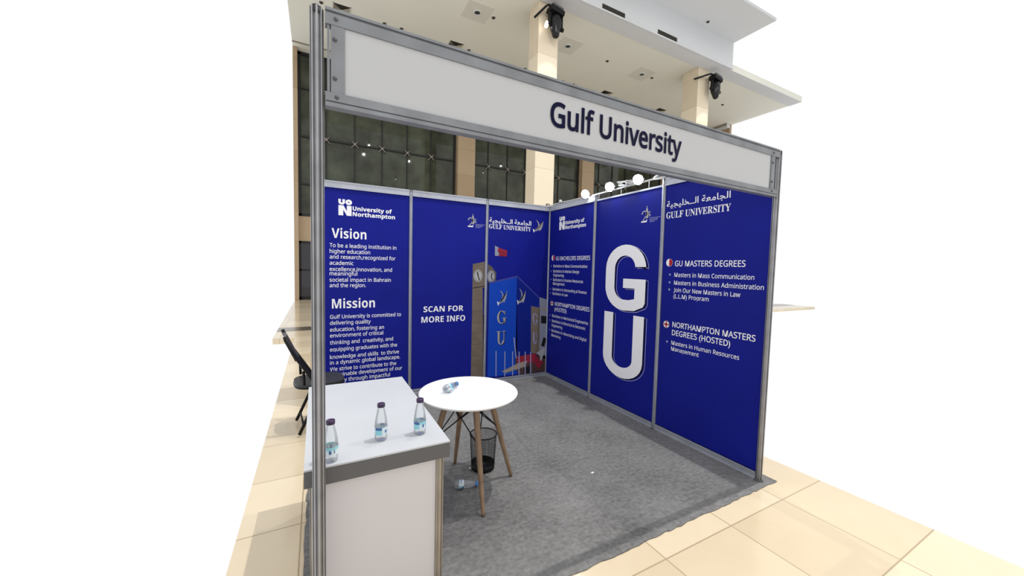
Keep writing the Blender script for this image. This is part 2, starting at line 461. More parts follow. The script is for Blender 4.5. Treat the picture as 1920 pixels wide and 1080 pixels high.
# ---- hall lamps (their points of light show in the dark glazing)
LENS = mat('lamp_lens', (1, 1, 1, 1), 0.3, emis=(1, .97, .92, 1), estr=90)
lamp = None
for i, (x, y, e) in enumerate(HALL_LAMPS):
    lb = 'round hall lamp hung high in front of the booth, mirrored in the glazing'
    if lamp is None:
        lamp = thing('pendant_lamp', lb, 'ceiling light', (x, y, LAMP_Z), group='hall lamps reflected in the glazing')
        b = BM(); add_lathe(b, [(.085, 0), (.12, .02), (.12, .22), (.05, .28), (0, .28)], 24); obj('housing', b, BLKPL, lamp)
        b = BM(); add_lathe(b, [(0, .004), (.055, .004), (.055, .0), (0, .0)], 24); obj('lens', b, LENS, lamp)
        b = BM(); add_tube(b, [(0, 0, .27), (0, 0, 1.2)], .012, 8); obj('hanging_rod', b, BLKPL, lamp)
    else: dup(lamp, lb, (x, y, LAMP_Z))

# ---- moving stage lamps on the pillars
def stage_lamp(px, py, pz, label, turn):
    """px,py,pz: middle of the base block."""
    t = thing('stage_light', label, 'stage light', (px, py, pz), (0, 0, turn), group='black stage lights on the pillars')
    tilt = Matrix.Rotation(radians(10), 4, 'Y')
    b = BM(); add_box(b, -.27, .27, -.17, .17, -.10, .06, tilt); o = obj('base', b, BLACK, t, bevel=.03)
    c = BM(); add_box(c, -.22, .20, -.16, .16, .06, .13, tilt); obj('base_cover', c, mat('grey_metal', (.11, .11, .12, 1), 0.35, 0.5), t, bevel=.015)
    for s in (-1, 1):
        y = BM(); add_box(y, s * .235 - .03, s * .235 + .03, -.06, .06, -.52, -.09); obj('yoke_arm', y, BLACK, t, bevel=.015)
    h = BM()
    H = Matrix.Translation((0, 0, -.42)) @ Matrix.Rotation(radians(-6), 4, 'X')
    add_lathe(h, [(0, -.42), (.07, -.415), (.11, -.37), (.13, -.28), (.185, -.10), (.20, .05), (.19, .20), (.15, .27), (0, .28)], 24, H)
    hd = obj('head', h, mat('glossy_black', (.008, .008, .009, 1), 0.2, spec=0.3), t)
    for (kx, kz) in ((.26, -.50), (-.26, -.45)):
        k = BM(); add_lathe(k, [(0, -.05), (.065, -.05), (.065, .05), (0, .05)], 16, Matrix.Translation((kx, 0, kz)) @ Matrix.Rotation(pi / 2, 4, 'Y')); obj('tilt_knob', k, BLACK, t)
    q = BM(); add_tube(q, [(.12, 0, .12), (.16, 0, .22), (.24, 0, .20), (.25, 0, .10)], .022, 8); obj('clamp_hook', q, BLACK, t)
    return t
s1 = stage_lamp(3.98, 6.0, 10.02, 'black stage light on a bent arm against the big pillar', 0)
a = BM(); add_tube(a, [(-.10, -.05, .08), (-.28, .0, .13), (-.34, .05, .10), (-.62, .32, -.20)], .035, 10); obj('arm', a, BLACK, s1)
e = BM(); add_lathe(e, [(0, -.02), (.10, -.02), (.10, .02), (0, .02)], 20, Matrix.Translation((-.30, .06, -.46)) @ Matrix.Rotation(pi / 2, 4, 'Y')); obj('lens', e, mat('stage_lens', (1, 1, 1, 1), .2, emis=(1, .95, .85, 1), estr=6), s1)
s2 = stage_lamp(12.24, 5.88, 9.92, 'black stage light on a bent arm against the right pillar', 0)
a = BM(); add_tube(a, [(-.10, -.05, .08), (-.34, .0, .13), (-.42, .05, .11), (-.95, .34, -.10)], .035, 10); obj('arm', a, BLACK, s2)
for (x, y) in ((3.95, 6.02), (12.0, 5.95)):
    l = bpy.data.lights.new('stage_beam', 'SPOT'); l.energy = 45; l.spot_size = radians(62); l.spot_blend = 0.25; l.color = (1, .90, .72); l.shadow_soft_size = .05
    o = bpy.data.objects.new('stage_beam', l); o.location = (x, y - 0.55, 9.25)
    o.rotation_euler = (Vector((x + .05, y + .3, 6.6)) - o.location).to_track_quat('-Z', 'Y').to_euler(); COL.objects.link(o)

# ================================================================ BOOTH
# ---- grey carpet with a frayed front edge
bm = BM()
edge = []
x = -3.075
while x < 0.12:
    edge.append((x, -3.068 + random.uniform(-.006, .006))); x += random.uniform(.02, .06)
poly = edge + [(0.12, -3.07), (0.12, 0.05), (-3.07, 0.05)]
y = 0.0
left = []
while y > -3.0:
    left.append((-3.072 + random.uniform(-.007, .007), y)); y -= random.uniform(.03, .08)
add_prism(bm, poly + left, 0.0005, 0.006)
tag(obj('carpet', bm, CARPET), 'mottled grey felt carpet covering the booth floor', 'carpet')

# ---- posts: octagonal slotted aluminium
def post_profile(r, slot=.0052, depth=.010):
    p = []
    for k in range(8):
        a = k * pi / 4 + pi / 8
        nx, ny = cos(a), sin(a); tx, ty = -ny, nx
        ap = r * cos(pi / 8); hw = r * sin(pi / 8)
        for (t, d) in ((-hw, 0), (-slot, 0), (-slot, -depth), (slot, -depth), (slot, 0)):
            p.append((nx * (ap + d) + tx * t, ny * (ap + d) + ty * t))
    return p
def post(x, y, label, h=2.5, m=None):
    t = thing('booth_post', label, 'post', (x, y, 0.006), group='aluminium booth posts')
    b = BM(); add_prism(b, post_profile(.0225), 0, h - .012); obj('upright', b, m or ALU, t)
    c = BM(); add_lathe(c, [(0, h - .006), (.016, h - .006), (.02, h - .012), (.02, h - .03)], 12); obj('end_cap', c, BLKPL, t)
    f = BM(); add_lathe(f, [(0, 0), (.03, 0), (.03, .008), (.012, .012), (0, .012)], 16); obj('levelling_foot', f, ALUD, t)
post(-3.0, -3.0, 'tall aluminium front post nearest the camera, in front of the counter', m=ALUP)
post(0.0, -3.0, 'aluminium front post at the right end of the sign board', m=ALUP)
post(-3.0, 0.0, 'aluminium back post hidden behind the tall front post')
post(-2.0, 0.0, 'aluminium post between the text panel and the scan panel')
post(-1.0, 0.0, 'aluminium post between the scan panel and the building panel')
post(0.0, 0.0, 'aluminium post in the back corner of the booth')
post(0.0, -1.0, 'aluminium post left of the giant white letters')
post(0.0, -2.0, 'aluminium post right of the giant white letters')

# ---- lettering
FONT_CACHE = {}
# plain grotesque, bold grotesque and bold roman faces of the built-in font stack
FACE = {'sans': 0x1D5A0, 'bold': 0x1D5D4, 'serif': 0x1D400}
def in_face(s, face):
    b = FACE[face]
    return ''.join(chr(b + ord(c) - 65) if 'A' <= c <= 'Z' else chr(b + 26 + ord(c) - 97) if 'a' <= c <= 'z' else c for c in s)
def glyphs(s, off=0.0, face='sans'):
    s = in_face(s, face)
    key = (s, off)
    if key not in FONT_CACHE:
        c = bpy.data.curves.new('t', 'FONT'); c.body = s; c.size = 1; c.offset = off; c.resolution_u = 3
        o = bpy.data.objects.new('t', c); COL.objects.link(o)
        bpy.context.view_layer.update()
        m = bpy.data.meshes.new_from_object(o.evaluated_get(bpy.context.evaluated_depsgraph_get()))
        V = [(v.co.x, v.co.y) for v in m.vertices]; F = [tuple(p.vertices) for p in m.polygons]
        bpy.data.objects.remove(o, do_unlink=True); bpy.data.curves.remove(c); bpy.data.meshes.remove(m)
        FONT_CACHE[key] = (V, F)
    return FONT_CACHE[key]

class Print:
    """A sheet of print on one wall plane; collects flat shapes in several inks."""
    def __init__(self, plane): self.plane = plane; self.bm = BM(); self.mats = []
    def mi(self, m):
        if m not in self.mats: self.mats.append(m)
        return self.mats.index(m)
    def px(self, x, y): return MEAS[self.plane](x, y)
    def mesh(self, V, F, m, k=1):
        i = self.mi(m); vs = [self.bm.verts.new(place3(self.plane, u, v, k)) for u, v in V]
        for f in F:
            try: self.bm.faces.new([vs[j] for j in f]).material_index = i
            except ValueError: pass
    def poly(self, pts, m, k=1):
        tri = tessellate_polygon([[Vector((u, v, 0)) for u, v in pts]])
        self.mesh(pts, tri, m, k)
    def pxpoly(self, pts, m, k=1): self.poly([self.px(*p) for p in pts], m, k)
    def ribbon(self, pts, w, m, k=1, closed=False):
        n = len(pts); V = []; F = []
        for i in range(n):
            a = Vector(pts[i - 1] if (i or closed) else pts[0]); b = Vector(pts[(i + 1) % n] if (i < n - 1 or closed) else pts[-1])
            d = (b - a).normalized(); q = Vector((-d.y, d.x)) * w / 2; p = Vector(pts[i])
            V += [tuple(p + q), tuple(p - q)]
        for i in range(n if closed else n - 1):
            j = (i + 1) % n; F.append((2 * i, 2 * i + 1, 2 * j + 1, 2 * j))
        self.mesh(V, F, m, k)
    def disc(self, u, v, ru, rv, m, k=1, a0=0, a1=2 * pi, n=24):
        pts = [(u + ru * cos(a0 + (a1 - a0) * i / n), v + rv * sin(a0 + (a1 - a0) * i / n)) for i in range(n + (0 if a1 - a0 > 6.2 else 1))]
        self.poly(pts, m, k)
    def text(self, s, x0, y0, x1, y1, cap, m=None, bold=0.0, k=1, vis=None, level=True, face='sans'):
        """Baseline from pixel (x0,y0) to (x1,y1); cap height in metres; vis = the run of letters that spans it."""
        a = self.px(x0, y0); b = self.px(x1, y1)
        V, F = glyphs(s, bold, face); Vv, _ = glyphs(vis or s, bold, face)
        lo = min(p[0] for p in Vv); hi = max(p[0] for p in Vv)
        sx = (b[0] - a[0]) / (hi - lo); sy = cap / (0.678 if face == 'serif' else 0.714)
        base = (a[1] + b[1]) / 2 if level else None
        out = []
        for (px_, py_) in V:
            u = a[0] + (px_ - lo) * sx
            z = base if level else a[1] + (u - a[0]) / (b[0] - a[0]) * (b[1] - a[1])
            out.append((u, z + py_ * sy))
        self.mesh(out, F, m or INK, k)
    def build(self, name, parent): return obj(name, self.bm, self.mats, parent, recalc=False)

def arcband(cx, cy, ro, so, ri, si, a0, a1, n=14):
    A = [(cx + ro * cos(radians(a0 + (a1 - a0) * i / n)), cy + so * sin(radians(a0 + (a1 - a0) * i / n))) for i in range(n + 1)]
    B = [(cx + ri * cos(radians(a0 + (a1 - a0) * i / n)), cy + si * sin(radians(a0 + (a1 - a0) * i / n))) for i in range(n + 1)]
    return A + B[::-1]
def R_(x0, x1, y0, y1): return [(x0, y0), (x1, y0), (x1, y1), (x0, y1)]
SERIF = {
 'G': (.88, [arcband(.44, .5, .42, .515, .24, .46, 42, 318), R_(.60, .78, .04, .42), R_(.50, .88, .40, .45), [(.70, .66), (.76, .66), (.76, 1.0), (.70, .90)]]),
 'U': (.88, [R_(.12, .30, .28, .96), R_(.02, .40, .95, 1.0), arcband(.42, .30, .30, .315, .12, .25, 180, 360), R_(.66, .72, .28, .96), R_(.56, .84, .95, 1.0)]),
}
def uon_logo(pr, q):
    """q maps the logo's own frame (0..100 wide, 0..36 down) to wall coordinates."""
    T = lambda pts: [q(*p) for p in pts]
    # big N
    pr.poly(T([(0, 30), (0, 12), (8.5, 12), (14, 22), (14, 12), (22, 12), (22, 30), (14, 30), (8, 19.5), (8, 30)]), INK)
    # U and O over it
    pr.poly(T([(0, 1), (4, 1), (4, 6.5), (5.4, 7.6), (6.6, 6.5), (6.6, 1), (10.8, 1), (10.8, 7), (9.5, 9.6), (7, 10.6), (3.8, 10.6), (1.3, 9.6), (0, 7)]), INK)
    pr.poly(T(arcband(17.2, 5.8, 5.6, 4.9, 1.3, 1.2, 0, 360, 24)), INK)
    for s, yb, w in (('University of', 19.6, 70), ('Northampton', 29.6, 76)):
        V, F = glyphs(s, .016, 'bold'); lo = min(a for a, b in V); hi = max(a for a, b in V)
        pr.mesh([q(23.8 + (a - lo) / (hi - lo) * w, yb - b / .714 * 7.2) for a, b in V], F, INK)

def anniversary(pr, q):
    """Small silver 2 and 5 with a tower between them and lines of tiny print; frame 0..100 wide, 0..80 down."""
    T = lambda pts: [q(*p) for p in pts]
    pr.poly(T(arcband(17, 40, 15, 17, 9, 12, -180, 40, 14)), GREYI)
    pr.poly(T([(22, 50), (30, 46), (12, 74), (6, 74)]), GREYI)
    pr.poly(T([(2, 72), (28, 72), (31, 64), (33, 64), (31, 79), (2, 79)]), INK)
    pr.poly(T([(24, 44), (26, 14), (30, 6), (34, 14), (40, 44), (38, 60), (26, 60)]), GREYI)
    pr.poly(T([(27, 12), (30, 2), (33, 12)]), INK)
    pr.poly(T([(36, 32), (50, 30), (50, 34), (38, 36)]), GREYI)
    pr.poly(T(arcband(38, 50, 12, 12, 6, 8, 20, -110, 10)), GREYI)
    for (x0, x1, yy) in ((46, 100, 60), (46, 88, 66), (46, 86, 72), (46, 72, 78)):
        x = x0
        while x < x1:
            w = 3 + (x * 7 % 5); pr.poly(T([(x, yy), (min(x + w, x1), yy), (min(x + w, x1), yy + 2.6), (x, yy + 2.6)]), INKL); x += w + 1.4

def falcon(pr, q, m1, m2, k=1):
    """Stylised diving falcon emblem; frame 0..100 square, y down."""
    T = lambda pts: [q(*p) for p in pts]
    pr.poly(T([(30, 0), (44, 8), (58, 20), (64, 34), (60, 52), (40, 66), (52, 44), (50, 24)]), m1, k)
    pr.poly(T([(100, 6), (94, 40), (86, 62), (70, 84), (64, 74), (50, 80), (30, 86), (16, 84), (40, 62), (70, 34)]), m1, k)
    pr.poly(T([(98, 8), (80, 24), (52, 50), (28, 78), (44, 74), (64, 56), (86, 30)]), m2, k + 1)
    pr.poly(T([(2, 70), (14, 74), (22, 84), (12, 98), (8, 86)]), INK, k)

def frame_on(p, x0, y0, x1, y0b, yb, w=100., h=80.):
    """Frame with left top at pixel (x0,y0), right top at (x1,y0b), and left bottom at (x0,yb)."""
    A = p(x0, y0); B = p(x1, y0b); C = p(x0, yb)
    return lambda x, y: (A[0] + (B[0] - A[0]) * x / w, A[1] + (C[1] - A[1]) * y / h)

def round_flag_red(pr, u, v, r):
    pr.disc(u, v, r, r, INK, 1)
    red = mat('red_ink', (.42, .012, .03, 1), 0.5, spec=.2)
    pts = [(u + r * .96 * cos(a), v + r * .96 * sin(a)) for a in [radians(-80 + 160 * i / 16) for i in range(17)]]
    zig = []
    for i in range(9): zig.append((u + (-.22 if i % 2 else .05) * r, v + r * (.9 - 1.8 * i / 8)))
    pr.poly(pts + zig, red, 2)
def round_flag_union(pr, u, v, r):
    red = mat('red_ink', (.42, .012, .03, 1), 0.5, spec=.2)
    pr.disc(u, v, r, r, mat('union_blue', (.01, .02, .14, 1), .5, spec=.2), 1)
    for s in (1, -1): pr.ribbon([(u - r * .68, v - s * r * .68), (u + r * .68, v + s * r * .68)], r * .34, INK, 2)
    pr.ribbon([(u - r * .98, v), (u + r * .98, v)], r * .62, INK, 3); pr.ribbon([(u, v - r * .98), (u, v + r * .98)], r * .62, INK, 3)
    pr.ribbon([(u - r * .98, v), (u + r * .98, v)], r * .34, red, 4); pr.ribbon([(u, v - r * .98), (u, v + r * .98)], r * .34, red, 4)

# ---- wall panels
def rail(bm, z0, z1, n, lip_up):
    add_box(bm, .02, .98, -.014, .014, z0, z1)
    add_box(bm, .02, .98, -.020, .020, z0, z0 + .012); add_box(bm, .02, .98, -.020, .020, z1 - .014, z1)
def panel(name_label, plane, i, full_top=True):
    loc = (-3 + i, 0, 0) if plane == 'back' else (0, -i, 0)
    t = thing('wall_panel', name_label, 'display panel', loc, (0, 0, 0 if plane == 'back' else -pi / 2), group='blue printed wall panels')
    s = BM(); add_box(s, .018, .982, -.003, .003, .05, 2.44); obj('blue_sheet', s, BLUE, t)
    b = BM(); rail(b, .008, .068, 0, True); obj('base_rail', b, ALU, t)
    r = BM()
    if full_top: rail(r, 2.423, 2.496, 0, False)
    else: add_box(r, .02, .98, -.012, .012, 2.423, 2.441)
    obj('top_rail', r, ALU, t)
    return t
def attach(pr, name, t):
    """Print built in world coordinates, hung on its panel."""
    o = pr.build(name, t)
    o.matrix_parent_inverse = (Matrix.Translation(t.location) @ t.rotation_euler.to_matrix().to_4x4()).inverted()
    return o

P1 = panel('dark blue wall panel with vision and mission text, behind the counter', 'back', 0)
P2 = panel('blue wall panel inviting to scan, with a printed clock tower', 'back', 1)
P3 = panel('blue wall panel printed with a campus building, beside the back corner', 'back', 2)
P4 = panel('blue wall panel listing bachelors degrees, right of the back corner', 'right', 0)
P5 = panel('blue wall panel with two giant white letters', 'right', 1, False)
P6 = panel('blue wall panel listing masters degrees, at the right picture edge', 'right', 2)

# panel 1
p = Print('back'); uon_logo(p, frame_on(p.px, 634.5, 371.5, 741, 389.5, 409.5, 100, 36)); attach(p, 'logo_print', P1)
p = Print('back')
p.text('Vision', 621.8, 446.3, 687, 448.5, .106, face='bold'); p.text('Mission', 622.4, 579, 703, 575.7, .106, face='bold')
attach(p, 'heading_print', P1)
p = Print('back')
for s, x0, y0, x1, y1 in (
    ('To be a leading institution in', 618, 464.6, 743, 466.8), ('higher education', 618, 475, 694, 476), ('and research,recognized for', 618, 485.7, 741.5, 487.2),
    ('academic', 618, 496.4, 662.8, 497), ('excellence,innovation, and', 618, 508.7, 735, 508.8), ('meaningful', 618, 516.5, 670, 516.5),
    ('societal impact in Bahrain', 618, 528.5, 732.7, 528), ('and the region.', 618, 538.6, 686, 538.2),
    ('Gulf University is committed to', 618.7, 597.5, 752, 593), ('delivering quality', 618.7, 608.5, 695, 606.6), ('education, fostering an', 618.7, 621, 720, 617.3),
    ('environment of critical', 618.7, 632.4, 718.5, 627.7), ('thinking and  creativity, and', 618.7, 645.7, 737, 638.7), ('equipping graduates with the', 618.7, 658.3, 744.6, 650.4),
    ('knowledge and skills  to thrive', 618.7, 672.4, 748, 663.3), ('in a dynamic global landscape.', 618.7, 682.5, 750, 673.4), ('We strive to contribute to the', 618.7, 694.5, 743, 685.7),
    ('sustainable development of our', 618.7, 705, 754, 694.5), ('society through impactful', 618.7, 716, 731, 707)):
    p.text(s, x0, y0, x1, y1, .0425, bold=.007)
attach(p, 'body_print', P1)

# panel 2
p = Print('back'); p.text('SCAN FOR', 794, 585, 868.7, 583, .070, face='bold'); p.text('MORE INFO', 790, 605, 872, 601.6, .074, face='bold'); attach(p, 'heading_print', P2)
p = Print('back'); anniversary(p, frame_on(p.px, 877, 399.5, 909.5, 402.5, 425.5)); attach(p, 'logo_print', P2)
TOWER = mat('tower_print', (.17, .135, .105, 1), .6, spec=.15, noise=(9, .12)); TOWERD = mat('tower_print_side', (.115, .095, .08, 1), .6, spec=.15)
CLOCK = mat('clock_print', (.42, .42, .43, 1), .6, spec=.15); PBLK = mat('black_ink', (.012, .012, .016, 1), .6, spec=.15)
BRT = mat('bright_blue_print', (.006, .058, .47, 1), .5, spec=.15); MIDB = mat('mid_blue_print', (.004, .015, .215, 1), .5, spec=.15)
REDP = mat('red_print', (.30, .02, .045, 1), .6, spec=.15); CREAM = mat('canopy_print', (.33, .28, .23, 1), .6, spec=.15); PGREY = mat('pale_grey_print', (.27, .29, .38, 1), .6, spec=.15)
BROWN = mat('brown_print', (.08, .045, .045, 1), .6, spec=.15)
zb = lambda x, y: (880 + x * 160 / 691, 470 + y * 250 / 1080)
p = Print('back'); Z = lambda pts: [zb(*q) for q in pts]
p.pxpoly(Z([(28, 108), (124, 90), (124, 300), (108, 300), (112, 1022), (12, 1022), (20, 600)]), TOWER, 1)
p.pxpoly(Z([(28, 300), (124, 284), (124, 290), (28, 306)]), PBLK, 2); p.pxpoly(Z([(28, 124), (124, 106), (124, 110), (28, 128)]), TOWERD, 2)
for yy in (400, 490, 580, 670, 760, 850, 930): p.pxpoly(Z([(20, yy), (114, yy - 6), (114, yy - 3), (20, yy + 3)]), TOWERD, 2)
p.pxpoly(Z([(112, 520), (124, 520), (124, 1022), (112, 1022)]), PBLK, 1)
c = p.px(*zb(70, 203)); a = p.px(*zb(70, 153)); b_ = p.px(*zb(106, 203)); ru, rv = b_[0] - c[0], a[1] - c[1]
p.disc(c[0], c[1], ru, rv, CLOCK, 3)
for h in range(12):
    a = h * pi / 6; p.ribbon([(c[0] + ru * .74 * cos(a), c[1] + rv * .74 * sin(a)), (c[0] + ru * .9 * cos(a), c[1] + rv * .9 * sin(a))], .012, PBLK, 4)
p.ribbon([c, (c[0] - .01, c[1] + rv * .62)], .016, PBLK, 4); p.ribbon([c, (c[0] + ru * .30, c[1] - rv * .66)], .014, PBLK, 4)
attach(p, 'photo_print', P2)

# panel 3
p = Print('back')
p.text('GULF UNIVERSITY', 917, 428.8, 995.5, 433.2, .058, face='serif')
p.text('\ufe94\ufef4\ufea0\ufef4\ufee0\ufea8\u0640\u0640\ufedf\ufe8d \ufe94\ufecc\ufee3\ufe8e\ufea0\ufedf\ufe8d', 917.5, 417.2, 996, 422.5, .062, bold=.014)
falcon(p, frame_on(p.px, 999, 411.5, 1019, 414, 436.5, 100, 100), GREYI, MATS['tower_print'])
attach(p, 'logo_print', P3)
p = Print('back')
p.pxpoly([(928, 460.5), (935, 464), (933, 470), (936, 476), (934, 480), (928, 479.5)], PGREY, 1)
p.pxpoly([(935, 464.5), (951, 470), (950, 481), (934, 480), (937, 476), (933, 470.5)], REDP, 2)
for (x, y) in ((936, 470), (939, 471.5), (942, 473), (945, 475), (937, 477), (941, 478.5)): p.pxpoly([(x, y), (x + 2.4, y + .8), (x + 2.2, y + 2), (x, y + 1.2)], PBLK, 3)
p.pxpoly(Z([(150, 108), (182, 130), (218, 178), (214, 242), (152, 262)]), TOWERD, 1)
c = p.px(*zb(176, 208)); a = p.px(*zb(176, 160)); b_ = p.px(*zb(206, 208)); ru, rv = b_[0] - c[0], a[1] - c[1]
p.disc(c[0], c[1], ru, rv, MATS['silver_ink'], 2)
for h in range(12):
    a = h * pi / 6; p.ribbon([(c[0] + ru * .74 * cos(a), c[1] + rv * .74 * sin(a)), (c[0] + ru * .9 * cos(a), c[1] + rv * .9 * sin(a))], .011, PBLK, 3)
p.ribbon([c, (c[0] + ru * .3, c[1] + rv * .55)], .013, PBLK, 3); p.ribbon([c, (c[0] + ru * .35, c[1] - rv * .6)], .013, PBLK, 3)
p.pxpoly(Z([(152, 250), (160, 262), (154, 1020), (150, 1020)]), PBLK, 2)
p.pxpoly(Z([(160, 262), (386, 206), (386, 1000), (146, 1022), (154, 600)]), BRT, 3)
p.pxpoly(Z([(386, 206), (570, 384), (566, 470), (500, 450), (494, 840), (374, 850)]), MIDB, 3)
p.pxpoly(Z([(160, 256), (386, 202), (572, 382), (568, 390), (386, 214), (160, 270)]), INKL if False else mat('roof_edge_print', (.05, .06, .30, 1), .5, spec=.15), 4)
p.pxpoly(Z([(500, 448), (570, 462), (566, 840), (496, 828)]), TOWER, 4)
p.pxpoly(Z([(568, 376), (636, 398), (622, 880), (566, 860)]), PGREY, 4)
p.pxpoly(Z([(578, 458), (634, 474), (634, 494), (578, 480)]), CREAM, 5)
p.pxpoly(Z([(580, 526), (628, 532), (628, 592), (580, 588)]), PBLK, 5); p.pxpoly(Z([(600, 700), (624, 712), (606, 778), (580, 770)]), PBLK, 5)
p.pxpoly(Z([(540, 830), (600, 790), (612, 800), (584, 890), (572, 890), (570, 850)]), CLOCK, 6)
p.pxpoly(Z([(372, 860), (494, 838), (622, 850), (612, 976), (400, 1004), (372, 950)]), BROWN, 4)
p.pxpoly(Z([(384, 858), (540, 832), (548, 870), (600, 900), (560, 960), (520, 900), (390, 920)]), REDP, 5)
p.pxpoly(Z([(440, 950), (500, 930), (498, 990), (440, 996)]), PBLK, 5)
p.pxpoly(Z([(262, 978), (400, 908), (470, 890), (452, 938), (290, 992)]), CREAM, 6)
for (x, y0, y1) in ((216, 812, 1020), (287, 815, 1018), (350, 815, 1010), (402, 818, 1004), (452, 818, 1000), (496, 820, 992)):
    p.pxpoly(Z([(x - 4, y0), (x + 4, y0), (x + 3, y1), (x - 5, y1)]), INKL, 7)
p.pxpoly(Z([(356, 704), (366, 702), (382, 870), (374, 872)]), INKL, 7)
falcon(p, lambda x, y: p.px(*zb(222 + x * .84, 322 + y * 1.28 - x * .08)), PGREY, PBLK, 5)
falcon(p, lambda x, y: p.px(*zb(384 + x * .72, 300 + y * 1.40 + x * .12)), GREYI, PBLK, 5)
def tower_letter(ch, x0, y0, w, h, shear):
    for sh, m, k in ((5, PBLK, 5), (0, MATS['silver_ink'], 6)):
        for q in SERIF[ch][1]: p.pxpoly([zb(x0 + sh + a / .86 * w, y0 + sh + (1 - b) * h + a * shear) for a, b in q], m, k)
tower_letter('G', 222, 490, 76, 104, -8); tower_letter('U', 218, 654, 76, 108, -6)
for ch, y0 in (('G', 502), ('U', 660)):
    for q in SERIF[ch][1]: p.pxpoly([zb(510 + a / .86 * 42, y0 + (1 - b) * 88 + a * 14) for a, b in q], INKL, 6)
attach(p, 'photo_print', P3)

# panel 4
p = Print('right'); uon_logo(p, frame_on(p.px, 1049.2, 406, 1099.5, 398.5, 436.5, 100, 36)); attach(p, 'logo_print', P4)
p = Print('right')
p.text('GU BACHELORS DEGREES', 1042.3, 487.8, 1106.5, 487.6, .052, bold=.012); p.text('NORTHAMPTON DEGREES', 1040.2, 573.4, 1105.3, 584, .052, bold=.012); p.text('(HOSTED)', 1039.6, 583.2, 1062, 587, .052, bold=.012)
attach(p, 'heading_print', P4)
p = Print('right')
L4 = (('Bachelors in Mass Communication', 1037.8, 501, 1101, 502.4, 1), ('Bachelors in Interior Design', 1037.4, 510.6, 1086, 512.6, 1), ('Engineering', 1037.4, 518.0, 1057, 519.4, 0),
    ('Bachelors in Human Resources', 1037, 526.6, 1093, 531, 1), ('Management', 1036.7, 533.5, 1058.5, 536.2, 0), ('Bachelors in Accounting & Finance', 1036.3, 544.3, 1099.6, 551.2, 1), ('Bachelors in Law', 1036, 552.4, 1064.4, 556, 1),
    ('Bachelors in Mechanical Engineering', 1035.2, 593.6, 1102.2, 609.6, 1), ('Bachelors in Electrical & Electronic', 1034.8, 603.6, 1097.4, 619, 1), ('Engineering', 1034.5, 611.6, 1054, 617, 0),
    ('Bachelors in Advertising and Digital', 1034.1, 622, 1099.2, 640, 1), ('Marketing', 1033.8, 630, 1050.7, 635.5, 0))
for s, x0, y0, x1, y1, bul in L4:
    p.text(s, x0, y0, x1, y1, .0375, bold=.007)
    if bul:
        u, v = p.px(x0, (y0 + y0) / 2); v = (p.px(x0, y0)[1] + p.px(x1, y1)[1]) / 2; p.disc(u - .055, v + .018, .011, .011, INKL, 1, n=10)
u, v = p.px(1037.4, 483.6); round_flag_red(p, u, v, .040); u, v = p.px(1034.9, 568.8); round_flag_union(p, u, v, .036)
attach(p, 'body_print', P4)

# panel 5: giant letters with an offset outline
def big_outline(kind, u0, v0, u1, v1):
    """Outline of a tall rounded G or U filling a box (v1 top)."""
    w = u1 - u0; h = v1 - v0; t = .245 * w; tv = .165 * h; r = w / 2; rv = .36 * h
    cx = (u0 + u1) / 2; out = []
    E = lambda cx_, cy_, a_, b_, d0, d1, n=14: [(cx_ + a_ * cos(radians(d0 + (d1 - d0) * i / n)), cy_ + b_ * sin(radians(d0 + (d1 - d0) * i / n))) for i in range(n + 1)]
    if kind == 'G':
        yt = v1 - rv; yb = v0 + rv
        out += [(u1, v1 - .335 * h)]
        out += E(cx, yt, r, rv, 0, 180)
        out += E(cx, yb, r, rv, 180, 270, 8)
        out += [(cx + .26 * w, v0 + .015 * h), (u1 - .04 * w, v0 + .085 * h), (u1, v0 + .14 * h)]
        out += [(u1, v0 + .485 * h), (cx - .03 * w, v0 + .485 * h), (cx - .03 * w, v0 + .345 * h), (u1 - t, v0 + .345 * h), (u1 - t, v0 + .19 * h), (cx + .12 * w, v0 + tv)]
        out += E(cx, yb, r - t, rv - tv, 270, 180, 8)
        out += E(cx, yt, r - t, rv - tv, 180, 0)
        out += [(u1 - t, v1 - .335 * h)]
    else:
        yb = v0 + .31 * h
        out += [(u0, v1)] + E(cx, yb, r, .31 * h, 180, 360) + [(u1, v1), (u1 - t, v1)]
        out += E(cx, yb, r - t, .31 * h - tv, 360, 180) + [(u0 + t, v1)]
    return out
p = Print('right')
def rbox(xl, yl_top, yl_bot, xr):
    a = p.px(xl, yl_top); b = p.px(xl, yl_bot); c = p.px(xr, yl_top); return a[0], b[1], c[0], a[1]
gx0 = p.px(1136, 520)[0]; gx1 = p.px(1211, 520)[0]
G1 = p.px(1175, 458.5)[1]; G0 = p.px(1178, 583.5)[1]; U1 = p.px(1145, 584.5)[1]; U0 = p.px(1172, 711.5)[1]
for kind, v0, v1 in (('G', G0, G1), ('U', U0, U1)):
    o = big_outline(kind, gx0, v0, gx1, v1)
    sh = [(a + .035, b - .012) for a, b in o]
    p.poly([(a + .020, b - .007) for a, b in o], NAVY, 1); p.ribbon(sh, .007, INKL, 2, True); p.poly(o, INK, 3)
attach(p, 'letter_print', P5)
p = Print('right'); anniversary(p, frame_on(p.px, 1203, 387, 1239.5, 377, 418)); attach(p, 'logo_print', P5)

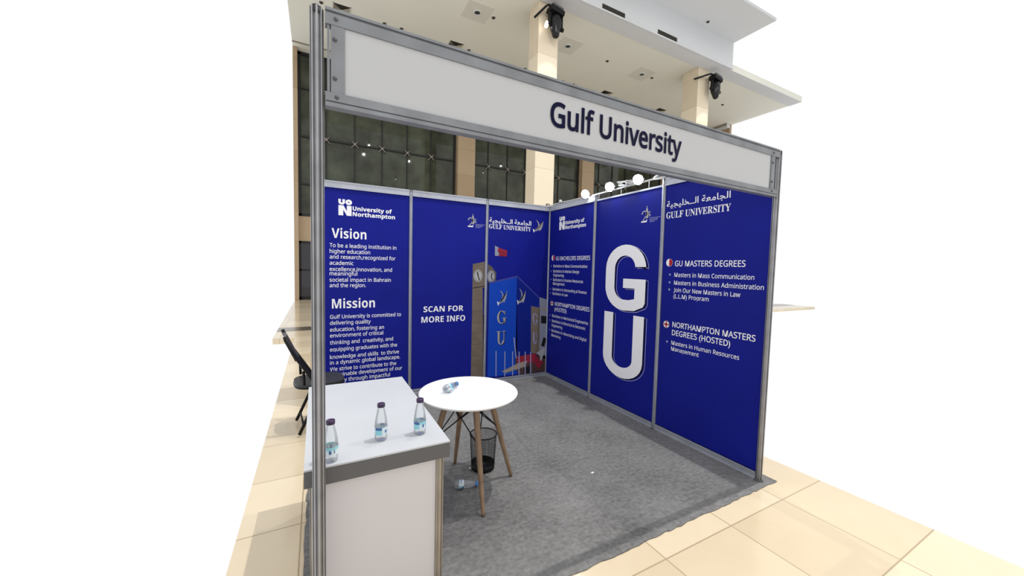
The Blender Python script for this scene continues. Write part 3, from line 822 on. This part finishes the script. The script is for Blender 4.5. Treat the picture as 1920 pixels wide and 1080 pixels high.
# panel 6
p = Print('right')
p.text('GULF UNIVERSITY', 1249.3, 408, 1359.5, 399, .060, face='serif', vis='GULF UNIVERSIT')
p.text('\ufe94\ufef4\ufea0\ufef4\ufee0\ufea8\u0640\u0640\ufedf\ufe8d \ufe94\ufecc\ufee3\ufe8e\ufea0\ufedf\ufe8d', 1250, 388.5, 1309.5, 380.5, .056, bold=.014, vis='\ufe94\ufef4\ufea0\ufef4\ufee0\ufea8\u0640\u0640\ufedf\ufe8d')
attach(p, 'logo_print', P6)
p = Print('right')
p.text('GU MASTERS DEGREES', 1265.3, 498.5, 1364.5, 500.5, .050, bold=.012, vis='GU MASTERS DEG')
p.text('NORTHAMPTON MASTERS', 1260.3, 614.3, 1364.5, 630.0, .050, bold=.012, vis='NORTHAMPTON M'); p.text('DEGREES (HOSTED)', 1259.6, 628.7, 1364.5, 648.3, .050, bold=.012, vis='DEGREES (HOSTED')
attach(p, 'heading_print', P6)
p = Print('right')
L6 = (('Masters in Mass Communication', 1264.2, 519.0, 1364.5, 522.6, 1, 'Masters in Mass Comm'), ('Masters in Business Administration', 1263.6, 533.8, 1364.5, 539.4, 1, 'Masters in Business Ad'),
    ('Join Our New Masters in Law', 1263, 547.2, 1364.5, 555.2, 1, 'Join Our New Masters in'), ('(L.L.M) Program', 1262.7, 559, 1328.6, 565, 0, None),
    ('Masters in Human Resources', 1258.6, 647.2, 1364.5, 668.5, 1, 'Masters in Human Resou'), ('Management', 1258.2, 657.5, 1310, 669, 0, None))
for s, x0, y0, x1, y1, bul, vis in L6:
    p.text(s, x0, y0, x1, y1, .038, bold=.006, vis=vis)
    if bul: u = p.px(x0, y0)[0]; v = (p.px(x0, y0)[1] + p.px(x1, y1)[1]) / 2; p.disc(u - .05, v + .019, .011, .011, INKL, 1, n=10)
u, v = p.px(1255.2, 492.4); round_flag_red(p, u, v, .037); u, v = p.px(1249.3, 608); round_flag_union(p, u, v, .036)
attach(p, 'body_print', P6)

# ---- sign board across the front
FA = thing('sign_board', 'long white sign board in an aluminium frame across the booth front', 'sign', (-3.0, -3.0, 2.16))
X1 = 2.9735
b = BM(); add_box(b, .085, X1 - .06, -.011, .011, .04, .295); obj('white_sheet', b, BOARD, FA)
b = BM()
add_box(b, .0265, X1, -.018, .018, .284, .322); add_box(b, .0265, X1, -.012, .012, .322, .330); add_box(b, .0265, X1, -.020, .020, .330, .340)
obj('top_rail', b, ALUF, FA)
b = BM()
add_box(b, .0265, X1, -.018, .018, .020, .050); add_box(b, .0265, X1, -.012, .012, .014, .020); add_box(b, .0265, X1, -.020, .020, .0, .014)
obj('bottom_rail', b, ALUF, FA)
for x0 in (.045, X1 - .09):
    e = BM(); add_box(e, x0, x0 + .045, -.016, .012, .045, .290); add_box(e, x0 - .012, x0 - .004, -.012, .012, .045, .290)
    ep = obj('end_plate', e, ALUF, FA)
    for (dx, z) in ((.016, .305), (.012, .235), (.012, .10), (.018, .035)):
        q = BM(); add_lathe(q, [(0, .004), (.006, .004), (.0075, 0)], 12, Matrix.Translation((x0 + dx, -.0185, z)) @ Matrix.Rotation(pi / 2, 4, 'X')); obj('bolt', q, ALUD, ep)
p = Print('fascia'); p.text('Gulf University', 1031.5, 233.5, 1277, 294, .110, NAVY, bold=.026); attach(p, 'lettering', FA)

# ---- counter
CT = thing('counter', 'white reception counter with a thick grey-edged top behind the front post', 'counter', (-2.76, -2.405, 0.006))
WTOP = mat('white_laminate', (.52, .54, .57, 1), 0.35, spec=.4, noise=(3, .03)); GEDGE = mat('grey_edge', (.10, .10, .105, 1), 0.5)
WPAN = mat('white_panel', (.62, .60, .62, 1), 0.5, spec=.3)
b = BM(); add_box(b, -.292, .292, -.54, .54, .787, .794); obj('worktop', b, WTOP, CT)
b = BM(); add_box(b, -.292, .292, -.54, .54, .720, .7865); obj('edge_band', b, GEDGE, CT)
b = BM(); add_box(b, -.235, .235, -.513, -.507, .03, .72); obj('front_panel', b, WPAN, CT)
b = BM(); add_box(b, .250, .256, -.49, .49, .03, .72); obj('side_panel', b, WPAN, CT)
b = BM(); add_box(b, -.256, -.250, -.49, .49, .03, .72); obj('side_panel', b, WPAN, CT)
for (x, y) in ((-.252, -.508), (.252, -.508), (-.252, .508), (.252, .508)):
    b = BM(); add_prism(b, [(a + x, c + y) for a, c in post_profile(.021)], 0, .72); obj('leg', b, ALUW, CT)
b = BM(); add_box(b, -.235, .235, -.52, -.50, .004, .035); obj('bottom_rail', b, ALU, CT)

# ---- water bottles
CAPP = mat('purple_cap', (.030, .010, .055, 1), .4); CAPB = mat('blue_cap', (.05, .20, .55, 1), .4)
LABW = mat('label_white', (.62, .70, .76, 1), .4); LABB = mat('label_blue', (.04, .11, .30, 1), .4); LABC = mat('label_aqua', (.25, .58, .66, 1), .4)
def bottle(label, loc, rot=(0, 0, 0), cap=CAPP, style=0, water=True):
    t = thing('water_bottle', label, 'bottle', loc, rot, group='small plastic water bottles')
    prof = [(0, .004), (.018, .0), (.0265, .004), (.028, .012), (.0275, .022), (.0285, .028), (.0285, .066), (.0275, .07), (.0275, .08), (.0235, .108), (.0190, .130), (.0150, .146), (.0140, .156)]
    b = BM(); add_lathe(b, prof, 32); obj('body', b, CLEAR, t)
    c = BM(); add_lathe(c, [(.0165, .1555), (.0170, .157), (.0170, .1665), (.0155, .168), (0, .168)], 28); obj('cap', c, cap, t)
    n = BM(); add_lathe(n, [(.0150, .1515), (.0168, .152), (.0168, .1545), (.0150, .155)], 28); obj('neck_ring', n, cap, t)
    l = BM(); seg = 40; z0, z1 = .030, .064
    r = .0289
    V = [[l.verts.new((r * cos(2 * pi * k / seg), r * sin(2 * pi * k / seg), z)) for k in range(seg)] for z in (z0, z0 + .008, z1 - .012, z1)]
    for j in range(3):
        for k in range(seg):
            f = l.faces.new((V[j][k], V[j][(k + 1) % seg], V[j + 1][(k + 1) % seg], V[j + 1][k])); f.smooth = True
            q = (k + style * 7) % 20
            f.material_index = 1 if (q < 7 and j == 2) else (2 if q < 7 else (1 if q in (10, 11, 14) and j == 1 else (2 if j == 2 and style else 0)))
    obj('label_sleeve', l, [LABW, LABB, LABC], t)
    return t
TZ = .8005
bottle('purple-capped clear water bottle in the middle of the counter top', (-2.748, -2.800, TZ), (0, 0, 3.6), style=0)
bottle('purple-capped clear water bottle near the right edge of the counter', (-2.574, -2.812, TZ), (0, 0, 4.4), style=1)
bottle('purple-capped clear water bottle half hidden behind the front post', (-2.958, -2.905, TZ), (0, 0, 4.0), style=1)

# ---- round table
TT = thing('round_table', 'round white-topped table on four splayed wooden legs', 'table', (-2.05, -2.11, .012))
WOOD = mat('beech_wood', (.25, .165, .10, 1), .5, noise=(14, .22)); WHT = mat('white_lacquer', (.88, .89, .90, 1), .25)
b = BM(); add_lathe(b, [(0, .682), (.335, .682), (.347, .690), (.350, .698), (.346, .703), (.335, .704), (0, .704)], 72); obj('tabletop', b, WHT, TT)
feet = [(-.021, -.34), (.352, -.013), (.027, .345), (-.346, .02)]
tops = []
for (fx, fy) in feet:
    L = hypot(fx, fy); tx, ty = fx / L * .155, fy / L * .155; tops.append((tx, ty))
    pts = [(tx + (fx - tx) * s, ty + (fy - ty) * s, .665 * (1 - s)) for s in (0, .1, .35, .7, .97, 1)]
    b = BM(); add_tube(b, pts, [.021, .0215, .0205, .0165, .0130, .0125], 16); lg = obj('leg', b, WOOD, TT)
    q = BM(); add_box(q, -.018, .018, -.018, .018, 0, .03, Matrix.Translation((tx * .96, ty * .96, .652))); obj('leg_bracket', q, BLACK, lg)
b = BM()
at = lambda i, z: Vector((tops[i][0] + (feet[i][0] - tops[i][0]) * (1 - z / .665), tops[i][1] + (feet[i][1] - tops[i][1]) * (1 - z / .665), z))
for i in range(4):
    j = (i + 1) % 4
    a0, a1 = at(i, .655), at(j, .40); c0, c1 = at(j, .655), at(i, .40)
    cc = (at(i, .54) + at(j, .54)) * .5 * .80; cc.z = .545
    add_tube(b, [a0 * .9 + Vector((0, 0, .06)), cc, a1], .0042, 8); add_tube(b, [c0 * .9 + Vector((0, 0, .06)), cc + Vector((0, 0, .004)), c1], .0042, 8)
obj('cross_brace', b, BLACK, TT)
b = BM(); add_lathe(b, [(0, .668), (.14, .668), (.16, .675), (.16, .682), (0, .682)], 24); obj('mount_plate', b, BLACK, TT)
def lying(p0, p1, r):
    """Rotation that lays a bottle's axis from p0 towards p1."""
    return (Vector(p1) - Vector(p0)).to_track_quat('Z', 'Y').to_euler()
tb0 = (-2.225, -2.115, .7220 + .0285); tb1 = (-2.105, -2.005, .7220 + .0185)
bottle('blue-capped clear bottle lying on the round white table', tb0, lying(tb0, tb1, 0), CAPB, 1)
fb0 = (-2.140, -2.094, .0115 + .0287); fb1 = (-2.025, -2.126, .0115 + .0205)
bottle('blue-capped empty bottle lying on the carpet under the round table', fb0, lying(fb0, fb1, 0), CAPB, 0)

# ---- wire mesh bin
BN = thing('waste_bin', 'black wire mesh waste bin beside the round table', 'bin', (-1.845, -1.92, .006))
b = BM(); seg = 64; nz = 22; rings = []
for j in range(nz + 1):
    f = j / nz; r = .090 + .014 * f; rings.append([Vector((r * cos(2 * pi * (k + .5 * (j % 2)) / seg), r * sin(2 * pi * (k + .5 * (j % 2)) / seg), .012 + .262 * f)) for k in range(seg)])
def strip(a, c, w=.0009):
    rad = Vector((a.x, a.y, 0)).normalized(); t = (c - a).normalized(); s = t.cross(rad) * w; o_ = rad * w
    q = [b.verts.new(v) for v in (a + s, a + o_, a - s, c + s, c + o_, c - s)]
    b.faces.new((q[0], q[1], q[4], q[3])); b.faces.new((q[1], q[2], q[5], q[4])); b.faces.new((q[2], q[0], q[3], q[5]))
for j in range(nz):
    for k in range(seg):
        if j % 2 == 0: nxt = (rings[j + 1][k], rings[j + 1][k - 1])
        else: nxt = (rings[j + 1][k], rings[j + 1][(k + 1) % seg])
        for c in nxt: strip(rings[j][k], c)
obj('mesh_wall', b, BLACK, BN)
b = BM(); add_tube(b, [(.105 * cos(a), .105 * sin(a), .276) for a in [2 * pi * i / 40 for i in range(41)]], .0045, 8, caps=False); obj('rim', b, BLACK, BN)
b = BM(); add_lathe(b, [(0, .0), (.088, .0), (.092, .004), (.094, .05), (.0925, .05), (.0905, .008), (0, .008)], 40); obj('base', b, BLACK, BN)

# ---- scraps of paper on the carpet
for (x, y, lb, s) in ((-1.935, -1.885, 'tiny white paper scrap on the carpet left of the bin', .018), (-1.10, -2.36, 'tiny pale paper scrap on the open carpet in front of the right wall', .016)):
    b = BM(); add_prism(b, [(-s, -s * .5), (s * .3, -s * .6), (s, 0), (s * .4, s * .6), (-s * .6, s * .4)], 0, .003)
    o = obj('paper_scrap', b, mat('paper', (.75, .75, .72, 1), .8)); o.location = (x, y, .0062); tag(o, lb, 'paper', 'paper scraps')

# ---- folding chair behind the counter
CH = thing('folding_chair', 'black folding chair behind the counter, half hidden by the front post', 'chair', (-3.0, -.52, .013), (0, 0, radians(6)))
b = BM()
sp = []
for i in range(28):
    a = 2 * pi * i / 28; n = 3.2
    sp.append((.215 * math.copysign(abs(cos(a)) ** (2 / n), cos(a)) + .015, .20 * math.copysign(abs(sin(a)) ** (2 / n), sin(a))))
add_prism(b, sp, .432, .462); obj('seat', b, BLKPL, CH, bevel=.012)
b = BM(); add_tube(b, [(x * .97, y * .97, .432) for x, y in sp] + [(sp[0][0] * .97, sp[0][1] * .97, .432)], .011, 8, caps=False); obj('seat_frame', b, BLACK, CH)
for s in (-1, 1):
    y = s * .215
    b = BM(); add_tube(b, [(-.28, y, .93), (-.215, y, .77), (-.04, y, .48), (.20, y, .09), (.235, y, .01)], .0155, 10); obj('leg', b, BLACK, CH)
    b = BM(); add_tube(b, [(.06, y * .86, .43), (-.06, y * .86, .26), (-.17, y * .86, .012)], .0145, 10); obj('leg', b, BLACK, CH)
    b = BM(); add_tube(b, [(-.135, y * .93, .60), (-.13, y * .93, .47)], .012, 8); obj('hinge_link', b, BLACK, CH)
b = BM()
add_prism(b, [(-.215 + .43 * i / 12, -.012 - .03 * (1 - ((i - 6) / 6) ** 2)) for i in range(13)] + [(.215 - .43 * i / 12, .0 - .03 * (1 - ((i - 6) / 6) ** 2)) for i in range(13)], 0, .22,
          Matrix.Translation((-.20, 0, .70)) @ Matrix.Rotation(radians(-24), 4, 'Y') @ Matrix.Rotation(pi / 2, 4, 'Z'))
obj('backrest', b, BLKPL, CH)
for (x, z, nm) in ((.16, .16, 'stretcher'), (-.135, .085, 'stretcher')):
    b = BM(); add_tube(b, [(x, -.20, z), (x, .20, z)], .009, 8); obj(nm, b, BLACK, CH)

# ---- LED spotlights on a bar over the right wall
LEDM = mat('led_face', (1, 1, 1, 1), .3, emis=(.86, .94, 1, 1), estr=120)
WCAB = mat('white_cable', (.62, .62, .62, 1), .5)
led = None
for (y, z, lb) in ((-.847, 2.535, 'white-glowing spotlight nearest the back corner, over the right wall'), (-1.279, 2.545, 'white-glowing spotlight in the middle of three over the right wall'), (-1.697, 2.545, 'white-glowing spotlight nearest the sign board, over the right wall')):
    if led is None:
        led = thing('led_spotlight', lb, 'spotlight', (-.045, y, z), group='spotlights over the right wall')
        M = Vector((-.75, -.45, -.40)).normalized().to_track_quat('Z', 'Y').to_matrix().to_4x4()
        b = BM(); add_lathe(b, [(0, -.075), (.03, -.075), (.045, -.04), (.056, .0), (.058, .012), (.052, .012)], 24, M); obj('housing', b, BLKPL, led)
        b = BM(); add_lathe(b, [(0, .010), (.052, .010), (.052, .006)], 24, M); obj('lens', b, LEDM, led)
        b = BM(); add_tube(b, [(.015, .0, -.005), (.03, -.03, .005), (.032, -.05, .0)], .006, 8); obj('mount_arm', b, WCAB, led)
    else: dup(led, lb, (-.045, y, z))
BR = thing('lighting_bar', 'thin white bar on standoffs carrying the spotlights over the right wall', 'lighting bar', (0, 0, 2.44))
b = BM(); add_tube(b, [(.004, -.90, .07), (.004, -1.98, .085)], .009, 10); obj('bar', b, WCAB, BR)
for y in (-1.045, -1.41, -1.80):
    b = BM(); add_tube(b, [(.004, y, .0), (.004, y, .075)], .0035, 8); obj('standoff', b, WCAB, BR)
b = BM()
for k in range(5):
    pts = []
    for i in range(25):
        a = 2 * pi * i / 24
        pts.append((-.012 + .010 * sin(3 * a + k), -1.50 + .115 * cos(a) + .006 * k, 2.548 + (.022 + .004 * k) * sin(a + .3 * k)))
    add_tube(b, pts, .0042, 6, caps=False)
add_tube(b, [(-.012, -1.50, 2.516), (-.012, -1.50, 2.58)], .008, 8)
tag(obj('cable_coil', b, WCAB), 'coiled white cable hung between two spotlights over the right wall', 'cable')
b = BM(); add_tube(b, [(-.026, .0, 2.512), (-.024, -.03, 2.506), (-.022, -.14, 2.508), (-.02, -.26, 2.509), (-.018, -.29, 2.515), (-.014, -.45, 2.507), (-.014, -.70, 2.508), (-.01, -.80, 2.520)], .007, 8)
add_lathe(b, [(0, -.02), (.016, -.016), (.022, 0), (.016, .018), (0, .022)], 12, Matrix.Translation((-.018, -.275, 2.53)))
tag(obj('power_cable', b, WCAB), 'white cable running on the top rail from the back corner to the spotlights', 'cable')
b = BM(); add_tube(b, [(-.03, .035, 2.512), (-.055, .03, 2.522), (-.06, -.005, 2.528), (-.035, -.025, 2.522), (-.025, -.01, 2.512)], .008, 8)
tag(obj('cable_tail', b, mat('grey_cable', (.13, .14, .13, 1), .6)), 'short grey cable tail on the corner post top', 'cable')
b = BM()
add_tube(b, quadpath((.0, -1.86, 2.535), (-.005, -2.0, 2.58), (.0, -2.38, 2.545), 10), [.008] + [.012] * 9 + [.014], 8)
add_tube(b, quadpath((.0, -1.86, 2.525), (-.005, -1.92, 2.505), (.0, -2.02, 2.513), 8), .008, 8)
tag(obj('flat_cable', b, WCAB), 'thick white doubled cable over the right wall beside the sign board', 'cable')
